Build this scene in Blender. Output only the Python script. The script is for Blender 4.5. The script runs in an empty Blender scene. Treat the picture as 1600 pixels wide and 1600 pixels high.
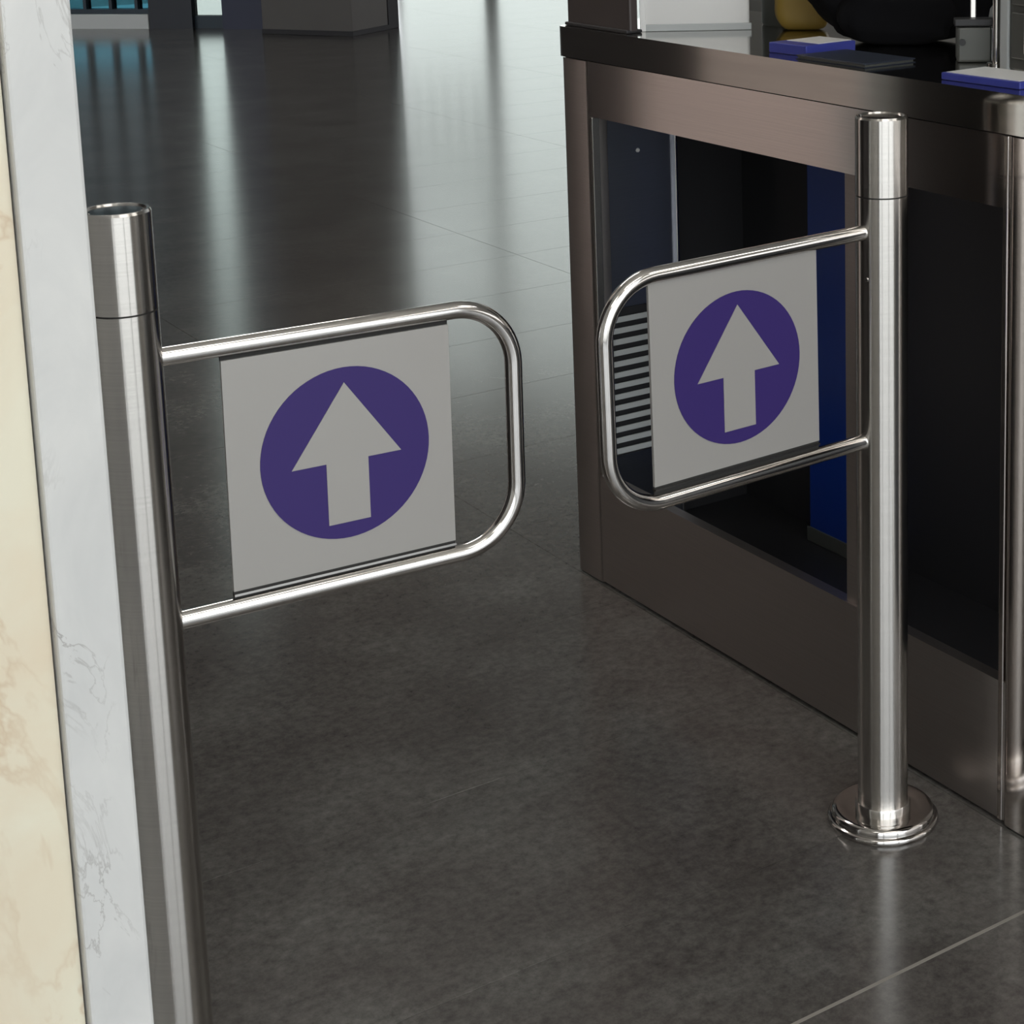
import bpy, bmesh, math, random
from mathutils import Matrix, Vector
random.seed(7)
sc = bpy.context.scene
COL = sc.collection
PI = math.pi

# ------------------------------------------------------------------ camera
TH, PITCH, ROLL, HC = math.radians(36.3), 0.1838, -0.0139, 1.3693
cam_d = bpy.data.cameras.new('camera')
cam = bpy.data.objects.new('camera', cam_d)
COL.objects.link(cam)
ct, st, cp, sp = math.cos(TH), math.sin(TH), math.cos(PITCH), math.sin(PITCH)
r0, f0, u0 = Vector((ct, -st, 0)), Vector((st*cp, ct*cp, -sp)), Vector((st*sp, ct*sp, cp))
c_, s_ = math.cos(ROLL), math.sin(ROLL)
rr, uu = r0*c_ + u0*s_, u0*c_ - r0*s_
cam.matrix_world = Matrix(((rr.x, uu.x, -f0.x, 0), (rr.y, uu.y, -f0.y, 0), (rr.z, uu.z, -f0.z, HC), (0, 0, 0, 1)))
cam_d.sensor_width = 36
cam_d.lens = 2874.86/1600*36
cam_d.shift_x, cam_d.shift_y = -393.27/1600, -531.79/1600
cam_d.clip_start, cam_d.clip_end = 0.05, 200
sc.camera = cam

# ------------------------------------------------------------------ world, exposure
WORLD_STRENGTH = 1.0
world = bpy.data.worlds.new('overcast_sky')
sc.world = world
world.use_nodes = True
bg = world.node_tree.nodes['Background']
bg.inputs['Color'].default_value = (0.94, 0.98, 1.0, 1)
bg.inputs['Strength'].default_value = WORLD_STRENGTH
sc.view_settings.view_transform = 'Standard'
sc.view_settings.look = 'None'
sc.view_settings.gamma = 1
sc.view_settings.use_curve_mapping = False
sc.view_settings.exposure = 1.75
LAMP = 2.0            # radiance of the ceiling luminaires

# ------------------------------------------------------------------ materials
def mat(name, color=(.5, .5, .5), rough=.5, metal=0., spec=.5, **kw):
    m = bpy.data.materials.new(name)
    m.use_nodes = True
    b = m.node_tree.nodes['Principled BSDF']
    b.inputs['Base Color'].default_value = (*color, 1)
    b.inputs['Roughness'].default_value = rough
    b.inputs['Metallic'].default_value = metal
    b.inputs['Specular IOR Level'].default_value = spec
    for k, v in kw.items():
        b.inputs[k].default_value = v
    return m
def nd(m, typ, **props):
    n = m.node_tree.nodes.new(typ)
    for k, v in props.items():
        setattr(n, k, v)
    return n
def lk(m, a, b):
    m.node_tree.links.new(a, b)
def coords(m, scale=(1, 1, 1), rot=(0, 0, 0)):
    tc = nd(m, 'ShaderNodeNewGeometry')
    mp = nd(m, 'ShaderNodeMapping')
    mp.inputs['Scale'].default_value = scale
    mp.inputs['Rotation'].default_value = rot
    lk(m, tc.outputs['Position'], mp.inputs['Vector'])
    return mp.outputs['Vector']
def noise(m, vec, scale, detail=4, rough=.55, dist=0.):
    n = nd(m, 'ShaderNodeTexNoise')
    n.inputs['Scale'].default_value = scale
    n.inputs['Detail'].default_value = detail
    n.inputs['Roughness'].default_value = rough
    n.inputs['Distortion'].default_value = dist
    lk(m, vec, n.inputs['Vector'])
    return n.outputs['Fac']
def ramp(m, fac, stops):
    r = nd(m, 'ShaderNodeValToRGB')
    e = r.color_ramp.elements
    while len(e) < len(stops):
        e.new(.5)
    for k, (p, c) in enumerate(stops):
        e[k].position = p
        e[k].color = (*c, 1) if len(c) == 3 else c
    lk(m, fac, r.inputs['Fac'])
    return r.outputs['Color']
def g3(v): return (v, v, v)
def mixc(m, fac, a, b, mode='MIX'):
    n = nd(m, 'ShaderNodeMix', data_type='RGBA', blend_type=mode)
    if hasattr(fac, 'links'): lk(m, fac, n.inputs[0])
    else: n.inputs[0].default_value = fac
    for s, i in ((a, 6), (b, 7)):
        if hasattr(s, 'links'): lk(m, s, n.inputs[i])
        else: n.inputs[i].default_value = (*s, 1)
    return n.outputs[2]
def bsdf(m): return m.node_tree.nodes['Principled BSDF']

def slate():
    m = mat('slate_tile', rough=.175, spec=.72)
    v = coords(m)
    a = ramp(m, noise(m, v, 3.4, 5, .6, .2), [(.3, (.063, .056, .052)), (.5, (.085, .079, .073)), (.72, (.118, .115, .106))])
    b = ramp(m, noise(m, v, 55, 6, .78), [(.3, g3(.55)), (.7, g3(1.4))])
    oi = nd(m, 'ShaderNodeObjectInfo')
    t = ramp(m, oi.outputs['Random'], [(0, g3(.92)), (1, g3(1.08))])
    c = mixc(m, 1., a, b, 'MULTIPLY')
    c = mixc(m, 1., c, t, 'MULTIPLY')
    lk(m, c, bsdf(m).inputs['Base Color'])
    bp = nd(m, 'ShaderNodeBump')
    bp.inputs['Strength'].default_value = .03
    bp.inputs['Distance'].default_value = .002
    lk(m, noise(m, v, 24, 4, .6), bp.inputs['Height'])
    lk(m, bp.outputs['Normal'], bsdf(m).inputs['Normal'])
    return m
def steel(name, base=(.60, .58, .56), rough=.22, grain=(4, 4, 900), aniso=0.):
    m = mat(name, base, rough, 1.)
    v = coords(m, grain)
    n = noise(m, v, 1., 3, .6)
    c = ramp(m, n, [(.25, tuple(x*.93 for x in base)), (.75, tuple(min(1, x*1.06) for x in base))])
    lk(m, c, bsdf(m).inputs['Base Color'])
    if aniso:
        tg = nd(m, 'ShaderNodeTangent', direction_type='RADIAL', axis='Z')
        lk(m, tg.outputs['Tangent'], bsdf(m).inputs['Tangent'])
        bsdf(m).inputs['Anisotropic'].default_value = aniso
        bsdf(m).inputs['Anisotropic Rotation'].default_value = .25
    return m
def marble(name, base, cloud, vein, vscale=2.6, vw=.018, gloss=.25, stretch=(1, 1, .55)):
    m = mat(name, base, gloss)
    v = coords(m, stretch)
    c = mixc(m, ramp(m, noise(m, v, 5, 5, .6, .8), [(.35, g3(0)), (.7, g3(1))]), base, cloud)
    n = noise(m, v, vscale, 6, .6, 1.2)
    d = nd(m, 'ShaderNodeMath', operation='SUBTRACT'); lk(m, n, d.inputs[0]); d.inputs[1].default_value = .5
    a = nd(m, 'ShaderNodeMath', operation='ABSOLUTE'); lk(m, d.outputs[0], a.inputs[0])
    k = ramp(m, a.outputs[0], [(0, g3(1)), (vw, g3(0))])
    br = ramp(m, noise(m, v, 3.7, 3), [(.42, g3(0)), (.62, g3(1))])
    k = mixc(m, 1., k, br, 'MULTIPLY')
    c = mixc(m, k, c, vein)
    lk(m, c, bsdf(m).inputs['Base Color'])
    return m
def plaster(name, base, amt=.06):
    m = mat(name, base, .7, spec=.3)
    n = noise(m, coords(m), 2.5, 5)
    lk(m, ramp(m, n, [(.3, tuple(x*(1-amt) for x in base)), (.7, tuple(x*(1+amt) for x in base))]), bsdf(m).inputs['Base Color'])
    return m
def glass(name, tint):
    m = bpy.data.materials.new(name)
    m.use_nodes = True
    nt = m.node_tree
    nt.nodes.clear()
    o = nt.nodes.new('ShaderNodeOutputMaterial')
    t = nt.nodes.new('ShaderNodeBsdfTransparent'); t.inputs[0].default_value = (*tint, 1)
    g = nt.nodes.new('ShaderNodeBsdfGlossy'); g.inputs['Roughness'].default_value = .03
    fr = nt.nodes.new('ShaderNodeFresnel'); fr.inputs[0].default_value = 1.45
    mx = nt.nodes.new('ShaderNodeMixShader')
    nt.links.new(fr.outputs[0], mx.inputs[0]); nt.links.new(t.outputs[0], mx.inputs[1])
    nt.links.new(g.outputs[0], mx.inputs[2]); nt.links.new(mx.outputs[0], o.inputs[0])
    return m
def emit(name, col, s):
    m = mat(name, (.8, .8, .8))
    bsdf(m).inputs['Emission Color'].default_value = (*col, 1)
    bsdf(m).inputs['Emission Strength'].default_value = s
    return m

M = dict(
    slate=slate(),
    grout=mat('dark_grout', (.13, .125, .118), .5),
    light_grout=mat('light_grout', (.22, .205, .18), .7),
    post=steel('brushed_steel_post', (.66, .64, .61), .21, (5, 5, 500), .9),
    tube=steel('polished_steel_tube', (.74, .72, .70), .13, (40, 40, 40)),
    chrome=steel('polished_steel_flange', (.55, .53, .51), .10, (30, 30, 30)),
    sheet=steel('brushed_sheet_steel', (.66, .61, .58), .12, (900, 6, 900)),
    kick=steel('dull_kick_steel', (.42, .39, .37), .34, (900, 6, 900)),
    top=steel('polished_counter_top', (.50, .48, .45), .10, (60, 3, 60)),
    inner=steel('inner_sheet_steel', (.27, .29, .34), .28, (6, 900, 900)),
    plate=mat('silver_film_plate', (.35, .338, .322), .42, .25),
    purple=mat('purple_print', (.036, .021, .125), .4, spec=.3),
    silver=mat('silver_print', (.35, .338, .322), .42, .25),
    seam=mat('dark_seam', (.012, .011, .010), .7),
    black=mat('black_plastic', (.012, .012, .014), .45),
    dark=mat('dark_laminate', (.016, .016, .018), .5),
    brown=mat('dark_brown_laminate', (.050, .040, .038), .45),
    white_marble=marble('white_grey_marble', (.67, .67, .655), (.57, .575, .57), (.33, .32, .31), 5.5, .011, .3, (1.8, 1.8, .8)),
    cream_marble=marble('cream_marble', (.76, .72, .58), (.72, .62, .47), (.60, .47, .33), 2.2, .02, .3, (1, 1, .8)),
    pink_wall=plaster('warm_beige_plaster', (.84, .70, .65)),
    wall=plaster('pale_plaster', (.50, .48, .45)),
    ceil=plaster('white_ceiling', (.62, .62, .60), .02),
    pave=plaster('outdoor_paving', (.42, .41, .39), .1),
    navy=mat('navy_panel', (.012, .015, .045), .4),
    navy_dark=mat('dark_navy_panel', (.008, .010, .018), .4),
    grey=plaster('grey_pillar_paint', (.115, .105, .10)),
    grey_dark=plaster('dark_grey_paint', (.035, .033, .036)),
    sill=mat('white_sill', (.62, .63, .62), .5),
    frame=mat('dark_window_frame', (.02, .035, .05), .5),
    teal=glass('teal_glass', (.17, .34, .39)),
    slate_glass=glass('slate_film_glass', (.13, .15, .155)),
    clear=glass('clear_glass', (.68, .70, .68)),
    tint=glass('grey_tinted_glass', (.58, .62, .60)),
    lamp=emit('luminaire_diffuser', (1.0, .96, .90), LAMP),
    lamp_fill=emit('pier_fill_diffuser', (1.0, .94, .88), LAMP*2.5),  # stronger glow for the light added at the pier
    slateblue=mat('slate_blue_card', (.018, .024, .040), .4),
    alu=mat('pale_aluminium_frame', (.55, .56, .56), .4, .3),
    white=mat('white_plastic', (.70, .70, .69), .35),
    blue=mat('blue_board', (.004, .028, .20), .35),
    packet=mat('blue_packet', (.035, .045, .26), .4),
    yellow=mat('mustard_paper', (.24, .155, .022), .55),
    ochre=mat('ochre_paper', (.20, .10, .018), .55),
    fabric=mat('black_fabric', (.006, .006, .007), .95, spec=.08),
    fabric2=mat('charcoal_strap', (.014, .013, .014), .9, spec=.1),
    greengrey=mat('green_grey_metal', (.085, .088, .080), .4, .3),
    louver=mat('pale_louver', (.40, .42, .42), .4),
)

# ------------------------------------------------------------------ mesh helpers
class MB:
    """collects shapes in one mesh"""
    def __init__(self): self.b = bmesh.new()
    def box(self, a, b, bev=0., seg=2, mtx=None):
        g = bmesh.ops.create_cube(self.b, size=1)
        vs = g['verts']
        for v in vs:
            v.co = Vector([(a[i]+b[i])/2 + v.co[i]*(b[i]-a[i]) for i in range(3)])
        if bev:
            es = list({e for v in vs for e in v.link_edges})
            r = bmesh.ops.bevel(self.b, geom=es, offset=bev, segments=seg, profile=.5, affect='EDGES')
            vs = list({v for f in r['faces'] for v in f.verts} | {v for v in vs if v.is_valid})
        if mtx:
            for v in vs: v.co = mtx @ v.co
        return self
    def lathe(self, prof, n=64, center=(0, 0, 0)):
        rings = []
        for r, z in prof:
            if r < 1e-6:
                rings.append([self.b.verts.new((center[0], center[1], center[2]+z))])
            else:
                rings.append([self.b.verts.new((center[0]+r*math.cos(2*PI*k/n), center[1]+r*math.sin(2*PI*k/n), center[2]+z)) for k in range(n)])
        for A, B in zip(rings, rings[1:]):
            for k in range(n):
                l = (k+1) % n
                if len(A) == 1 and len(B) == 1: continue
                if len(A) == 1: self.b.faces.new((A[0], B[l], B[k]))
                elif len(B) == 1: self.b.faces.new((A[k], A[l], B[0]))
                else: self.b.faces.new((A[k], A[l], B[l], B[k]))
        return self
    def tube(self, pts, r, n=24, cap=True):
        pts = [Vector(p) for p in pts]
        rings = []
        N = None
        for i, p in enumerate(pts):
            t = (pts[min(i+1, len(pts)-1)] - pts[max(i-1, 0)]).normalized()
            if N is None:
                N = t.orthogonal().normalized()
            N = (N - t*N.dot(t)).normalized()
            B = t.cross(N)
            rings.append([self.b.verts.new(p + (N*math.cos(2*PI*k/n) + B*math.sin(2*PI*k/n))*r) for k in range(n)])
        for A, B in zip(rings, rings[1:]):
            for k in range(n):
                l = (k+1) % n
                self.b.faces.new((A[k], A[l], B[l], B[k]))
        if cap:
            self.b.faces.new(rings[0][::-1]); self.b.faces.new(rings[-1])
        return self
    def prism(self, poly, h0, h1, axis='y'):
        """polygon in (s,z), extruded along y"""
        A = [self.b.verts.new((s, h0, z)) for s, z in poly]
        B = [self.b.verts.new((s, h1, z)) for s, z in poly]
        self.b.faces.new(A); self.b.faces.new(B[::-1])
        for k in range(len(poly)):
            l = (k+1) % len(poly)
            self.b.faces.new((A[k], B[k], B[l], A[l]))
        return self
    def slab(self, poly, z0, z1):
        A = [self.b.verts.new((x, y, z0)) for x, y in poly]
        B = [self.b.verts.new((x, y, z1)) for x, y in poly]
        self.b.faces.new(A[::-1]); self.b.faces.new(B)
        for k in range(len(poly)):
            l = (k+1) % len(poly)
            self.b.faces.new((A[k], A[l], B[l], B[k]))
        return self
    def build(self, name, m, parent=None, smooth=False, ang=35):
        bmesh.ops.recalc_face_normals(self.b, faces=self.b.faces)
        me = bpy.data.meshes.new(name)
        self.b.to_mesh(me); self.b.free()
        me.materials.append(M[m] if isinstance(m, str) else m)
        if smooth:
            for p in me.polygons: p.use_smooth = True
            try: me.set_sharp_from_angle(angle=math.radians(ang))
            except Exception: pass
        o = bpy.data.objects.new(name, me)
        COL.objects.link(o)
        if parent: o.parent = parent
        return o
def tag(o, label=None, cat=None, group=None, kind=None):
    if label: o['label'] = label
    if cat: o['category'] = cat
    if group: o['group'] = group
    if kind: o['kind'] = kind
    return o
def struct(o, label, cat=None):
    return tag(o, label, cat, kind='structure')
def empty(name, loc=(0, 0, 0), rz=0.):
    o = bpy.data.objects.new(name, None)
    COL.objects.link(o)
    o.location = loc; o.rotation_euler = (0, 0, rz)
    o.empty_display_size = .1
    return o
def sbox(name, a, b, m, parent=None, bev=0.):
    return MB().box(a, b, bev).build(name, m, parent)

# ------------------------------------------------------------------ the setting
H = 5.6
sbo = lambda *a, **k: sbox(*a, **k)
# floor slab with single tiles laid on it
PLAN = [(-3.3, -1.7), (15.9, -1.7), (15.9, 13.1), (13.9, 13.25), (8.40, 19.27), (5.30, 12.62), (-3.3, 20.81)]
floor = MB().slab(PLAN, -.12, -.004).build('floor', 'grout')
struct(floor, 'dark slate tiled floor running through the hall', 'floor')
rows = [1.54-.286, 1.54, 1.826, 2.2555]
while rows[-1] < 15.2: rows.append(rows[-1]+.4295)
meshes = {}
def tile(x0, x1, y0, y1, j):
    w, d = round(x1-x0-j, 4), round(y1-y0-j, 4)
    key = (w, d)
    if key not in meshes:
        b = bmesh.new()
        e = .0003
        for z, i in ((-.006, 0), (-e, 0), (0, e)):
            for sx, sy in ((-1, -1), (1, -1), (1, 1), (-1, 1)):
                b.verts.new((sx*(w/2-i), sy*(d/2-i), z))
        b.verts.ensure_lookup_table(); V = b.verts
        for k in range(4):
            l = (k+1) % 4
            b.faces.new((V[k], V[l], V[4+l], V[4+k])); b.faces.new((V[4+k], V[4+l], V[8+l], V[8+k]))
        b.faces.new((V[8], V[9], V[10], V[11]))
        me = bpy.data.meshes.new('tile'); b.to_mesh(me); b.free()
        me.materials.append(M['slate'])
        meshes[key] = me
    o = bpy.data.objects.new('tile', meshes[key])
    COL.objects.link(o)
    o.parent = floor
    o.location = ((x0+x1)/2, (y0+y1)/2, 0)
def in_view(x, y):
    a = math.degrees(math.atan2(y, x))
    return 55 < a < 80 or (x*x+y*y < 12 and 40 < a < 84)
for i in range(len(rows)-1):
    y0, y1 = rows[i], rows[i+1]
    W = 1.2
    k0 = -2
    for k in range(k0, 16):
        x0 = 1.65 + (k-1)*W
        x1 = x0 + W
        if any(in_view(x, y) for x in (x0, (x0+x1)/2, x1) for y in (y0, y1)):
            tile(x0, x1, y0, y1, .001)
for (x0, x1, y0, y1) in ((-3.2, 16, -1.8, rows[0]),):          # floor nearer the door, behind the camera's view
    for ix in range(-2, 3):
        for iy in range(4):
            tile(1.65+(ix-1)*1.2, 1.65+ix*1.2, rows[0]-.7635*(iy+1), rows[0]-.7635*iy, .0015)
struct(sbox('trim_1', (-.6, 1.5375, -.004), (1.64, 1.5425, .0004), 'light_grout'), 'thin pale joint strip across the slate floor', 'trim')

struct(sbox('ground', (-40, -40, -.30), (60, 60, -.14), 'pave'), 'paving outside the hall', 'ground')
struct(MB().slab(PLAN, H, H+.2).build('ceiling', 'ceil'), 'flat pale ceiling', 'ceiling')

# entrance wall behind the camera, with a wide doorway
DX0, DX1, DH = -2.7, 2.5, 3.6
wb = MB().box((-3.2, -1.8, -.1), (DX0, -1.6, H)).box((DX1, -1.8, -.1), (16, -1.6, H)).box((DX0, -1.8, DH), (DX1, -1.6, H)).build('wall_back', 'wall')
struct(wb, 'plain wall with the glazed entrance', 'wall')
ent = MB().box((DX0, -1.76, -.004), (DX1, -1.64, .06)).build('door_4', 'frame')
struct(ent, 'wide glazed entrance front behind the gates', 'door')
for xm in (-2.68, -1.25, .95, 2.46):
    sbox('mullion', (xm-.045, -1.75, .06), (xm+.045, -1.65, DH), 'frame', ent)
sbox('transom', (DX0, -1.74, 2.45), (DX1, -1.66, 2.55), 'frame', ent)
# side walls, tall windows added to brighten the hall
def window_wall(nm, x0, x1, y_lo, y_hi, z_lo, z_hi, n, label, y_end):
    w = MB().box((x0, -1.8, -.1), (x1, y_lo, H)).box((x0, y_hi, -.1), (x1, y_end, H)).box((x0, y_lo, -.1), (x1, y_hi, z_lo)).box((x0, y_lo, z_hi), (x1, y_hi, H)).build(nm, 'wall')
    struct(w, label, 'wall')
    for k in range(n+1):
        yk = y_lo + (y_hi-y_lo)*k/n
        sbox('mullion', (x0+.04, yk-.05, z_lo), (x1-.04, yk+.05, z_hi), 'frame', w)
window_wall('wall_west', -3.4, -3.2, 4.6, 13.0, 1.2, 4.8, 6, 'plain side wall of the hall with tall windows added for daylight', 20.9)
window_wall('wall_east', 15.8, 16.0, 1.0, 13.0, .6, 4.8, 8, 'plain far side wall of the hall with tall windows added for daylight', 13.3)
struct(sbox('wall_corner', (13.7, 13.3, -.1), (15.8, 13.5, H), 'wall'), 'short wall closing the far corner of the hall', 'wall')

# marble wall end at the left
wl = sbox('wall_left', (-1.3, 1.772, -.004), (.431, 1.93, H), 'cream_marble')
struct(wl, 'cream marble wall slab at the left edge', 'wall')
js = sbox('trim_2', (.433, 1.757, -.003), (.4955, 1.93, H), 'white_marble', bev=.0035)
struct(js, 'white grey-veined marble edging strip of the left wall', 'trim')
# beige pier behind it, seen only mirrored in the steel counter
struct(sbox('wall_pier', (.36, 3.57, -.004), (.45, 4.50, H), 'pink_wall'), 'warm beige pier behind the marble wall', 'wall')

struct(sbox('trim_3', (.355, 3.53, -.004), (.455, 3.57, H), 'white'), 'unseen white strip standing in for the edge highlight of the beige pier', 'trim')  # white strip mirrored in the counter as the pier's edge highlight
# dark partitions added before and behind the pier to darken the counter's reflection
struct(sbox('wall_added_near', (-.6, 1.94, -.004), (-.45, 5.9, 2.6), 'brown'), 'added unseen dark brown partition before the beige pier', 'wall')
struct(sbox('wall_added_far', (-.1, 5.0, -.004), (.05, 8.2, 2.6), 'brown'), 'added unseen dark brown partition behind the beige pier', 'wall')

# far end of the hall
def along(P, ang):
    return Matrix.Translation((P[0], P[1], 0)) @ Matrix.Rotation(ang, 4, 'Z')
A1 = math.radians(-43.6)
F1 = along((4.125, 13.664), A1)
def fbox(name, F, a, b, m, parent=None, bev=0.):
    o = MB().box(a, b, bev).build(name, m, parent)
    if parent is None: o.matrix_world = F
    return o
w = fbox('window_1', F1, (-1.9, .0, .109), (.30, .10, .143), 'frame'); struct(w, 'teal glazed shop window above a white sill', 'window')
fbox('sill', F1, (-1.9, -.02, -.004), (.30, .12, .108), 'sill', w, .006)
k = -1.785
while k < .3:
    fbox('mullion', F1, (k-.012, .01, .143), (k+.012, .09, 4.6), 'frame', w); k += .1985
k = -1.785; xs = [-1.9]
while k < .3: xs.append(k); k += .1985
xs.append(.30)
for a, b in zip(xs, xs[1:]):
    fbox('pane', F1, (a+.012, .045, .143), (b-.012, .055, .30), 'teal', w)
    fbox('upper_pane', F1, (a+.012, .045, .30), (b-.012, .055, 4.6), 'slate_glass', w)
fbox('header', F1, (-1.9, 0, 4.6), (.30, .1, H), 'frame', w)
struct(fbox('wall_far_left', F1, (.302, -.01, -.004), (.632, .09, H), 'navy_dark'), 'dark navy wall section beside the teal window', 'wall')
d = fbox('door_1', F1, (.633, .03, -.004), (.87, .09, .093), 'frame'); struct(d, 'narrow bright glass door between navy panels', 'door')
fbox('pane', F1, (.633, .055, .093), (.87, .065, 4.6), 'tint', d)
fbox('header', F1, (.633, .03, 4.6), (.87, .09, H), 'frame', d)
struct(fbox('wall_far_middle', F1, (.875, -.04, -.004), (1.6, .09, H), 'navy'), 'navy wall section left of the grey pillar', 'wall')
struct(fbox('wall_far_edge', F1, (-12.0, .0, -.1), (-1.9, .2, H), 'wall'), 'plain wall left of the teal window', 'wall')
# side wall from there to the farther front
dirw = math.atan2(19.4-12.75, 8.25-5.35)
Fs = along((5.35, 12.75), dirw)
struct(fbox('wall_far_side', Fs, (0, 0, -.004), (7.25, .2, H), 'grey_dark'), 'dark side wall behind the grey pillar', 'wall')
# grey pillar
pa = math.radians(33)
pl = empty('pillar', (5.237, 11.914, 0), pa)
sbox('shaft', (.0, .0, 0), (.46, .74, H), 'grey', pl, .008)
sbox('side_panel', (.462, -.004, 0), (.60, .72, H), 'grey_dark', pl, .004)
sbox('base_strip', (-.006, -.008, 0), (.46, .74, .035), 'grey_dark', pl, .002)
tag(pl, 'square grey pillar with a dark side standing at the far end', 'pillar')
pl['kind'] = 'structure'
# farther glazed front
F2 = along((8.77, 18.734), math.radians(-47.5))
struct(fbox('wall_front_top', F2, (-.7, 0, 5.0), (7.5, .2, H), 'wall'), 'lintel above the far glass doors', 'wall')
def glazed(nm, x0, x1, glassm, bars, label):
    d = fbox(nm, F2, (x0, .04, -.004), (x0+.03, .12, 5.0), 'alu'); struct(d, label, 'door')
    fbox('jamb', F2, (x1-.03, .04, -.004), (x1, .12, 5.0), 'alu', d)
    fbox('pane', F2, (x0+.03, .075, 0), (x1-.03, .085, 5.0), glassm, d)
    for b in range(bars):
        xb = x0 + (x1-x0)*(b+1)/(bars+1)
        fbox('bar', F2, (xb-.032, .03, 1.5), (xb+.032, .06, 2.8), 'alu', d)
    if bars: fbox('rail', F2, (x0, .03, 1.46), (x1, .06, 1.5), 'alu', d)
glazed('door_2', 0.0, 1.04, 'clear', 5, 'bright glass door with upright bars at the far end')
struct(fbox('wall_front_pier', F2, (1.045, .02, -.004), (1.105, .12, 5.0), 'wall'), 'pier between the far glass doors', 'wall')
glazed('door_3', 1.11, 2.9, 'clear', 0, 'clear glass door right of the barred far door')
struct(fbox('wall_front_right', F2, (2.91, 0, -.1), (7.5, .2, H), 'wall'), 'plain far wall behind the counter', 'wall')

# ------------------------------------------------------------------ ceiling luminaires (out of view, some added to light the pier and tubes)
def luminaire(x, y, label, z=3.15, m='lamp'):
    t = empty('ceiling_light', (x, y, z))
    for dx in (-.45, .45): MB().tube([(dx, 0, -.03), (dx, 0, H-z)], .006, 10).build('hanging_rod', 'white', t)
    f = MB().box((-.62, -.17, -.05), (.62, -.15, 0)).box((-.62, .15, -.05), (.62, .17, 0)).box((-.62, -.15, -.05), (-.60, .15, 0)).box((.60, -.15, -.05), (.62, .15, 0))
    f.build('frame', 'white', t)
    sbox('diffuser', (-.60, -.15, -.03), (.60, .15, -.022), m, t)
    tag(t, label, 'ceiling light', 'ceiling lights over the entrance')
luminaire(-.9, .35, 'hanging light left of the entrance, nearer the gates')
luminaire(1.1, .35, 'hanging light over the passage, nearer the gates')
luminaire(2.9, .35, 'added hanging light over the counter end, nearer the gates')  # this and the next are unseen, added for highlights on the right gate's tubes
luminaire(2.9, -.85, 'added hanging light over the counter end, nearer the doorway')
luminaire(-.9, -.85, 'hanging light left of the entrance, nearer the doorway')
luminaire(1.4, 4.0, 'added hanging light brightening the beige pier beyond the gates', 2.7, 'lamp_fill')  # unseen, added to brighten the pier mirrored in the counter
luminaire(1.1, -.85, 'hanging light over the passage, nearer the doorway')

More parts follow.
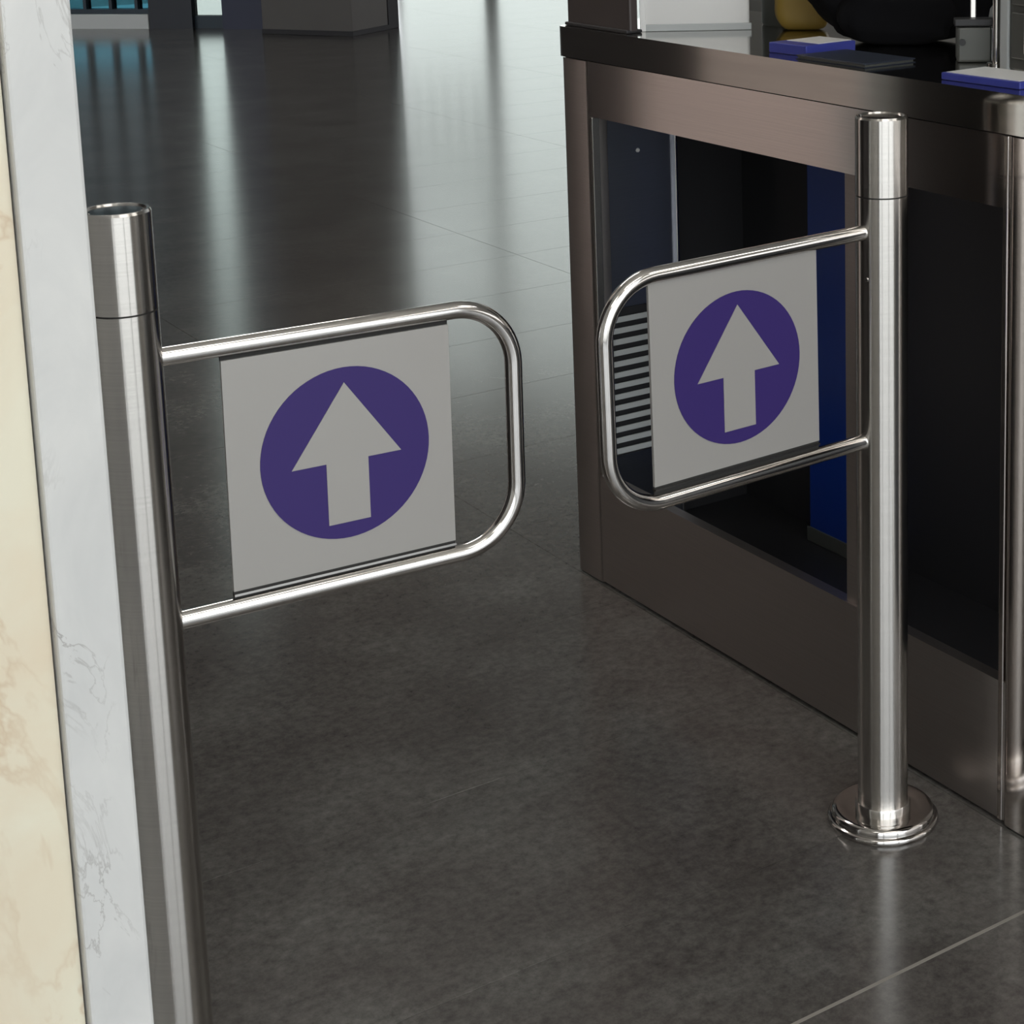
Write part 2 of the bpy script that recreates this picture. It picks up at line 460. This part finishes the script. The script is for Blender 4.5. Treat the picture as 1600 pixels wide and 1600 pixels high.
# ------------------------------------------------------------------ swing gates
RP = .0349
def gate(loc, ang, sg, zt, zb, s0, s1, z0, z1, cs, cz, label):
    """sg = +1: the leaf points along +x of the gate, -1: along -x"""
    t = empty('swing_gate', (loc[0], loc[1], 0), ang)
    tag(t, label, 'gate', 'swing gates of the passage')
    # post: lower body, rotating head above a dark seam, recessed cap
    body = MB().lathe([(0, .012), (RP, .012), (RP, .8938), (0, .8938)], 96).build('post', 'post', t, True)
    MB().lathe([(0, .892), (RP-.0012, .892), (RP-.0012, .8965), (0, .8965)], 64).build('seam_ring', 'seam', body, True)
    head = MB().lathe([(0, .8957), (RP, .8957), (RP, .9965), (RP, .9972), (RP-.0016, 1.0), (RP-.0045, 1.0), (RP-.006, .9975), (0, .9965)], 96).build('post_head', 'post', t, True, 12)
    MB().lathe([(0, .9966), (RP-.0075, .9966), (RP-.0085, .9985), (0, .9990)], 64).build('cap_disc', 'chrome', head, True)
    # flange
    fl = MB().lathe([(0, 0), (.0765, 0), (.0775, .002), (.0775, .007), (.0755, .0095), (.072, .0098), (.0715, .012), (.0715, .0165), (.069, .0195), (.064, .0205), (.052, .0185), (.044, .0185), (0, .0185)], 96).build('base_flange', 'chrome', t, True, 50)
    MB().lathe([(RP-.001, .018), (.0385, .018), (.0385, .029), (.0375, .031), (RP-.001, .031)], 96).build('collar', 'post', fl, True)
    # bent tube frame
    rt, rc, so = .0102, .074, .438
    pts = [(sg*(RP-.008), 0, zt)]
    n = 14
    for k in range(n+1):
        a = PI/2*k/n
        pts.append((sg*(so-rc+rc*math.sin(a)), 0, zt-rc+rc*math.cos(a)))
    for k in range(n+1):
        a = PI/2*k/n
        pts.append((sg*(so-rc+rc*math.cos(a)), 0, zb+rc-rc*math.sin(a)))
    pts.append((sg*(RP-.008), 0, zb))
    MB().tube(pts, rt, 28).build('tube_frame', 'tube', t, True, 60)
    # sign plate with print
    def P(s, z): return (sg*s, z)
    poly = [P(s0, z0), P(s1, z0), P(s1, z1), P(s0, z1)]
    pl = MB().prism(poly, -.0025, .0015).build('sign_plate', 'plate', t)
    MB().prism([(cs*sg+.0985*math.cos(2*PI*k/72), cz+.0985*math.sin(2*PI*k/72)) for k in range(72)], -.0034, -.0026).build('purple_disc', 'purple', pl)
    ar = [(0, .0815), (.0640, -.0085), (.0245, -.0085), (.0245, -.0800), (-.0245, -.0800), (-.0245, -.0085), (-.0640, -.0085)]
    MB().prism([(cs*sg+x, cz+z) for x, z in ar], -.0042, -.0035).build('up_arrow', 'silver', pl)
    # mounting rail between plate and lower tube, thin holding strip at the upper tube
    sbox('mounting_rail', (min(sg*s0, sg*s1), -.0045, z0-.0053), (max(sg*s0, sg*s1), .003, z0-.0026), 'tube', t)
    sbox('gasket', (min(sg*s0, sg*s1), -.0010, zb+.007), (max(sg*s0, sg*s1), .0012, z0+.0004), 'seam', t)
    sbox('holding_strip', (min(sg*s0, sg*s1), .0, z1-.001), (max(sg*s0, sg*s1), .003, zt-.006), 'seam', t)
    # the leaf sags a little towards its free end
    zm = (zt+zb)/2
    sag = Matrix.Translation((sg*.25, 0, zm)) @ Matrix.Rotation(sg*.011, 4, 'Y') @ Matrix.Translation((-sg*.25, 0, -zm))
    for ch in t.children:
        if ch.name.split('.')[0] in ('tube_frame', 'sign_plate', 'mounting_rail', 'gasket', 'holding_strip'):
            ch.matrix_local = sag
    return t
gl = gate((.5525, 1.8642), math.radians(-1.92), 1, .8363, .5443, .094, .356, .5625, .8215, .2285, .694, 'steel swing gate with purple arrow sign beside the marble wall')
gr = gate((1.5332, 1.8254), math.radians(1.40), -1, .8452, .5584, .113, .3745, .579, .8365, .2425, .7055, 'steel swing gate with purple arrow sign beside the steel counter')
MB().lathe([(0, 0), (.003, 0), (.0025, .0018), (0, .0022)], 16).build('screw', 'tube', gr, True).matrix_local = Matrix.Translation((-.0338, -.009, .786)) @ Matrix.Rotation(-PI/2, 4, 'Y') @ Matrix.Rotation(.2, 4, 'X')

# ------------------------------------------------------------------ steel counter
CX = 1.654
cn = empty('service_counter', (CX, 2.3, 0))
tag(cn, 'stainless steel counter with open front beside the right gate', 'counter')
def cb(name, a, b, m, bev=.0, parent=None, smooth=False):
    """world coordinates -> the counter's own"""
    o = MB().box((a[0]-CX, a[1]-2.3, a[2]), (b[0]-CX, b[1]-2.3, b[2]), bev, 3).build(name, m, parent or cn, smooth, 40)
    return o
def cbv(name, a, b, m, r):
    n = 6
    poly = []
    for (cx, cy, q) in ((b[0]-.001, b[1]-.001, 0), (a[0]+r, b[1]-r, 1), (a[0]+r, a[1]+r, 2), (b[0]-.001, a[1]+.001, 3)):
        rr_ = r if q in (1, 2) else .001
        for k in range(n+1):
            t = PI/2*(q + k/n)
            poly.append((cx+rr_*math.cos(t)-CX, cy+rr_*math.sin(t)-2.3))
    return MB().slab(poly, a[2], b[2]).build(name, m, cn, True, 30)
Y0, Y1 = .55, 2.862
cbv('counter_top', (CX-.006, Y0, .9765), (2.06, Y1+.006, 1.03), 'top', .022)
cb('upper_fascia', (CX, Y0, .876), (CX+.02, Y1-.02, .9735), 'sheet')
cb('shadow_gap', (CX+.004, Y0, .968), (2.05, Y1-.01, .979), 'seam')
cb('kick_panel', (CX, Y0, .006), (CX+.02, Y1-.02, .211), 'kick')
cbv('corner_post', (CX-.002, Y1-.1, .004), (CX+.032, Y1, .9735), 'kick', .016)
cb('post_edge', (CX-.003, Y1-.106, .212), (CX+.012, Y1-.1, .875), 'tube', .001)
cb('mullion', (CX+.006, 2.03, .2), (CX+.022, 2.062, .88), 'kick', .003)
cbv('intermediate_post', (CX-.004, 1.640, .004), (CX+.05, 1.712, .9735), 'sheet', .014)
cb('post_edge', (CX-.001, 1.712, .004), (CX+.012, 1.722, .9735), 'sheet', .002)
cb('end_panel', (CX+.022, 2.79, .08), (1.846, 2.80, .876), 'inner')
cb('end_panel_edge', (1.842, 2.782, .08), (1.848, 2.80, .876), 'tube', .001)
cb('inner_wall', (1.846, 2.835, .06), (2.05, 2.85, .96), 'dark')
cb('back_panel', (2.03, Y0, .004), (2.05, 2.85, .968), 'dark')
cb('shelf_floor', (CX+.02, Y0, .05), (2.03, 2.84, .07), 'dark')
vent = cb('vent_frame', (1.684, 2.7875, .232), (1.834, 2.7905, .512), 'dark')
nsl = 13
for k in range(nsl):
    z = .238 + k*.0208
    o = MB().box((-.071, -.0045, -.0052), (.071, .0045, .0052), .001, 1).build('louver', 'louver', vent)
    o.matrix_local = Matrix.Translation((1.759-CX, 2.782-2.3, z+.005)) @ Matrix.Rotation(math.radians(-18), 4, 'X')
MB().lathe([(0, 0), (.004, 0), (.003, .003), (0, .004)], 16).build('screw', 'white', cn, True).matrix_local = Matrix.Translation((1.766-CX, 2.79-2.3, .80)) @ Matrix.Rotation(PI/2, 4, 'X')

# blue board inside the counter
bb = empty('blue_board', (1.99, 2.49, .0705))
sbox('panel', (-.012, -.085, 0), (.012, .075, .79), 'blue', bb, .004)
sbox('foot_strip', (-.016, -.087, 0), (-.0125, .077, .028), 'greengrey', bb, .001)
tag(bb, 'tall blue board standing inside the counter behind the right gate', 'board')

# ------------------------------------------------------------------ things on the counter
T = 1.0302
o = empty('display_stand', (1.675, 2.757, T))
sbox('panel', (-.006, -.105, 0), (.012, .103, .46), 'brown', o, .004)
sbox('foot', (-.012, -.105, 0), (.02, .103, .006), 'dark', o, .002)
tag(o, 'dark brown upright panel on the far end of the counter', 'stand')

o = empty('storage_box', (1.705, 2.668, T), math.radians(-33.7))
b = MB(); b.box((0, 0, .0), (.185, .13, .24), .006, 3); b.build('body', 'white', o, True)
sbox('front_rim', (-.003, -.003, .0), (.188, .0, .012), 'louver', o, .001)
sbox('corner_strip', (-.004, -.004, .0), (.006, .002, .24), 'white', o, .001)
sbox('lid', (-.004, -.004, .24), (.189, .134, .262), 'louver', o, .003)
tag(o, 'white box with pale rim beside the dark brown panel', 'box')

o = empty('grey_canister', (1.955, 2.60, T))
MB().lathe([(0, 0), (.034, 0), (.036, .004), (.036, .2), (.030, .21), (0, .21)], 40).build('body', 'greengrey', o, True)
MB().lathe([(0, .21), (.031, .21), (.031, .228), (0, .231)], 40).build('lid', 'louver', o, True)
tag(o, 'grey-green canister between the white box and the yellow bag', 'canister')

def softbag(name, m, w, d, h, seed, parent, lump=.25, pw=.62):
    rnd = random.Random(seed)
    b = bmesh.new()
    bmesh.ops.create_uvsphere(b, u_segments=36, v_segments=24, radius=1)
    ph = [rnd.uniform(0, 6.28) for _ in range(6)]
    for v in b.verts:
        x, y, z = v.co
        q = lambda c: math.copysign(abs(c)**pw, c)
        n = 1 + lump*.35*math.sin(5*x+ph[0])*math.sin(4*y+ph[1]) + lump*.25*math.sin(9*z+ph[2]+3*x) + lump*.18*math.sin(11*y+ph[3]+6*z)
        v.co = Vector((q(x)*w/2*n, q(y)*d/2*n, h/2 + q(z)*h/2*(n if z > 0 else 1)))
        if v.co.z < 0: v.co.z = 0
    me = bpy.data.meshes.new(name); b.to_mesh(me); b.free()
    for p in me.polygons: p.use_smooth = True
    me.materials.append(M[m])
    ob = bpy.data.objects.new(name, me); COL.objects.link(ob); ob.parent = parent
    return ob
o = empty('paper_bag', (1.93, 2.505, T), math.radians(-38))
softbag('bag_body', 'yellow', .10, .06, .21, 3, o, .10, .4)
sbox('folded_top', (-.035, -.012, .205), (.04, .012, .24), 'ochre', o, .006)
tag(o, 'mustard yellow bag on the counter left of the black bag', 'bag')

o = empty('backpack', (1.945, 2.255, T), math.radians(-42))
softbag('bag_body', 'fabric', .30, .13, .24, 11, o, .22)
softbag('front_pocket', 'fabric', .18, .06, .10, 5, o, .2).location = (-.01, -.055, 0)
b = MB().tube([(-.05, 0, .22), (-.04, 0, .26), (0, 0, .275), (.04, 0, .26), (.05, 0, .22)], .007, 12); b.build('grab_handle', 'fabric2', o, True)
b = MB().tube([(.12, -.05, .015), (.15, -.075, .02), (.17, -.06, .05), (.155, -.045, .10), (.13, -.04, .15)], .008, 12); b.build('shoulder_strap', 'fabric2', o, True)
tag(o, 'lumpy black backpack lying on the counter top', 'bag')

o = empty('card_terminal', (1.845, 1.985, T), math.radians(-40))
sbox('body', (-.026, -.02, 0), (.026, .03, .052), 'greengrey', o, .004)
sbox('top_bar', (-.03, -.022, .053), (.045, .01, .064), 'black', o, .002)
sbox('upright', (-.006, -.008, .064), (.002, 0, .2), 'tube', o, .001)
MB().lathe([(0, 0), (.005, 0), (.005, .003), (0, .003)], 20).build('button', 'black', o, True).matrix_local = Matrix.Translation((-.018, -.0205, .03)) @ Matrix.Rotation(PI/2, 4, 'X')
tag(o, 'small grey terminal box with an upright rod on the counter', 'terminal')

o = empty('steel_rod', (1.838, 1.93, T))
MB().lathe([(0, 0), (.0062, 0), (.0062, .30), (0, .30)], 24).build('rod', 'tube', o, True)
MB().lathe([(0, 0), (.014, 0), (.014, .003), (.0062, .005), (0, .005)], 24).build('foot', 'chrome', o, True)
tag(o, 'upright steel rod on the counter beside the grey-green cabinet', 'rod')

o = empty('till_cabinet', (1.80, 1.86, T), math.radians(-6))
sbox('body', (.0, -.30, 0), (.19, .02, .30), 'greengrey', o, .006)
sbox('side_rail', (-.004, .004, .0), (.004, .022, .30), 'louver', o, .002)
sbox('drawer_front', (-.005, -.28, .02), (.0, -.005, .085), 'greengrey', o, .002)
sbox('door_front', (-.005, -.28, .095), (.0, -.005, .28), 'greengrey', o, .002)
sbox('handle', (-.014, -.05, .03), (-.006, -.044, .27), 'tube', o, .001)
tag(o, 'grey-green metal cabinet at the right edge of the counter', 'cabinet')

def packet(loc, rz, w, d, h, label, split):
    o = empty('blue_packet', loc, rz)
    sbox('body', (0, 0, 0), (w, d, h), 'packet', o, .0015)
    sbox('white_label', (w*split[0], d*split[1], h), (w*split[2], d*split[3], h+.0008), 'white', o)
    tag(o, label, 'packet', 'blue packets on the counter')
packet((1.695, 2.195, T), math.radians(5), .105, .085, .016, 'flat blue packet with white label below the yellow bag', (.3, .08, .97, .92))
packet((1.682, 1.722, T), math.radians(3), .085, .145, .010, 'flat blue packet with white label near the grey-green cabinet', (.06, .04, .95, .96))
o = empty('folder', (1.672, 2.028, T), math.radians(2))
sbox('cover', (0, 0, .0045), (.10, .155, .0065), 'slateblue', o, .0008)
sbox('sheets', (.002, .002, .001), (.097, .153, .0044), 'greengrey', o)
sbox('back_cover', (0, 0, 0), (.10, .155, .0009), 'slateblue', o)
tag(o, 'thin slate-blue folder lying on the counter edge', 'folder')
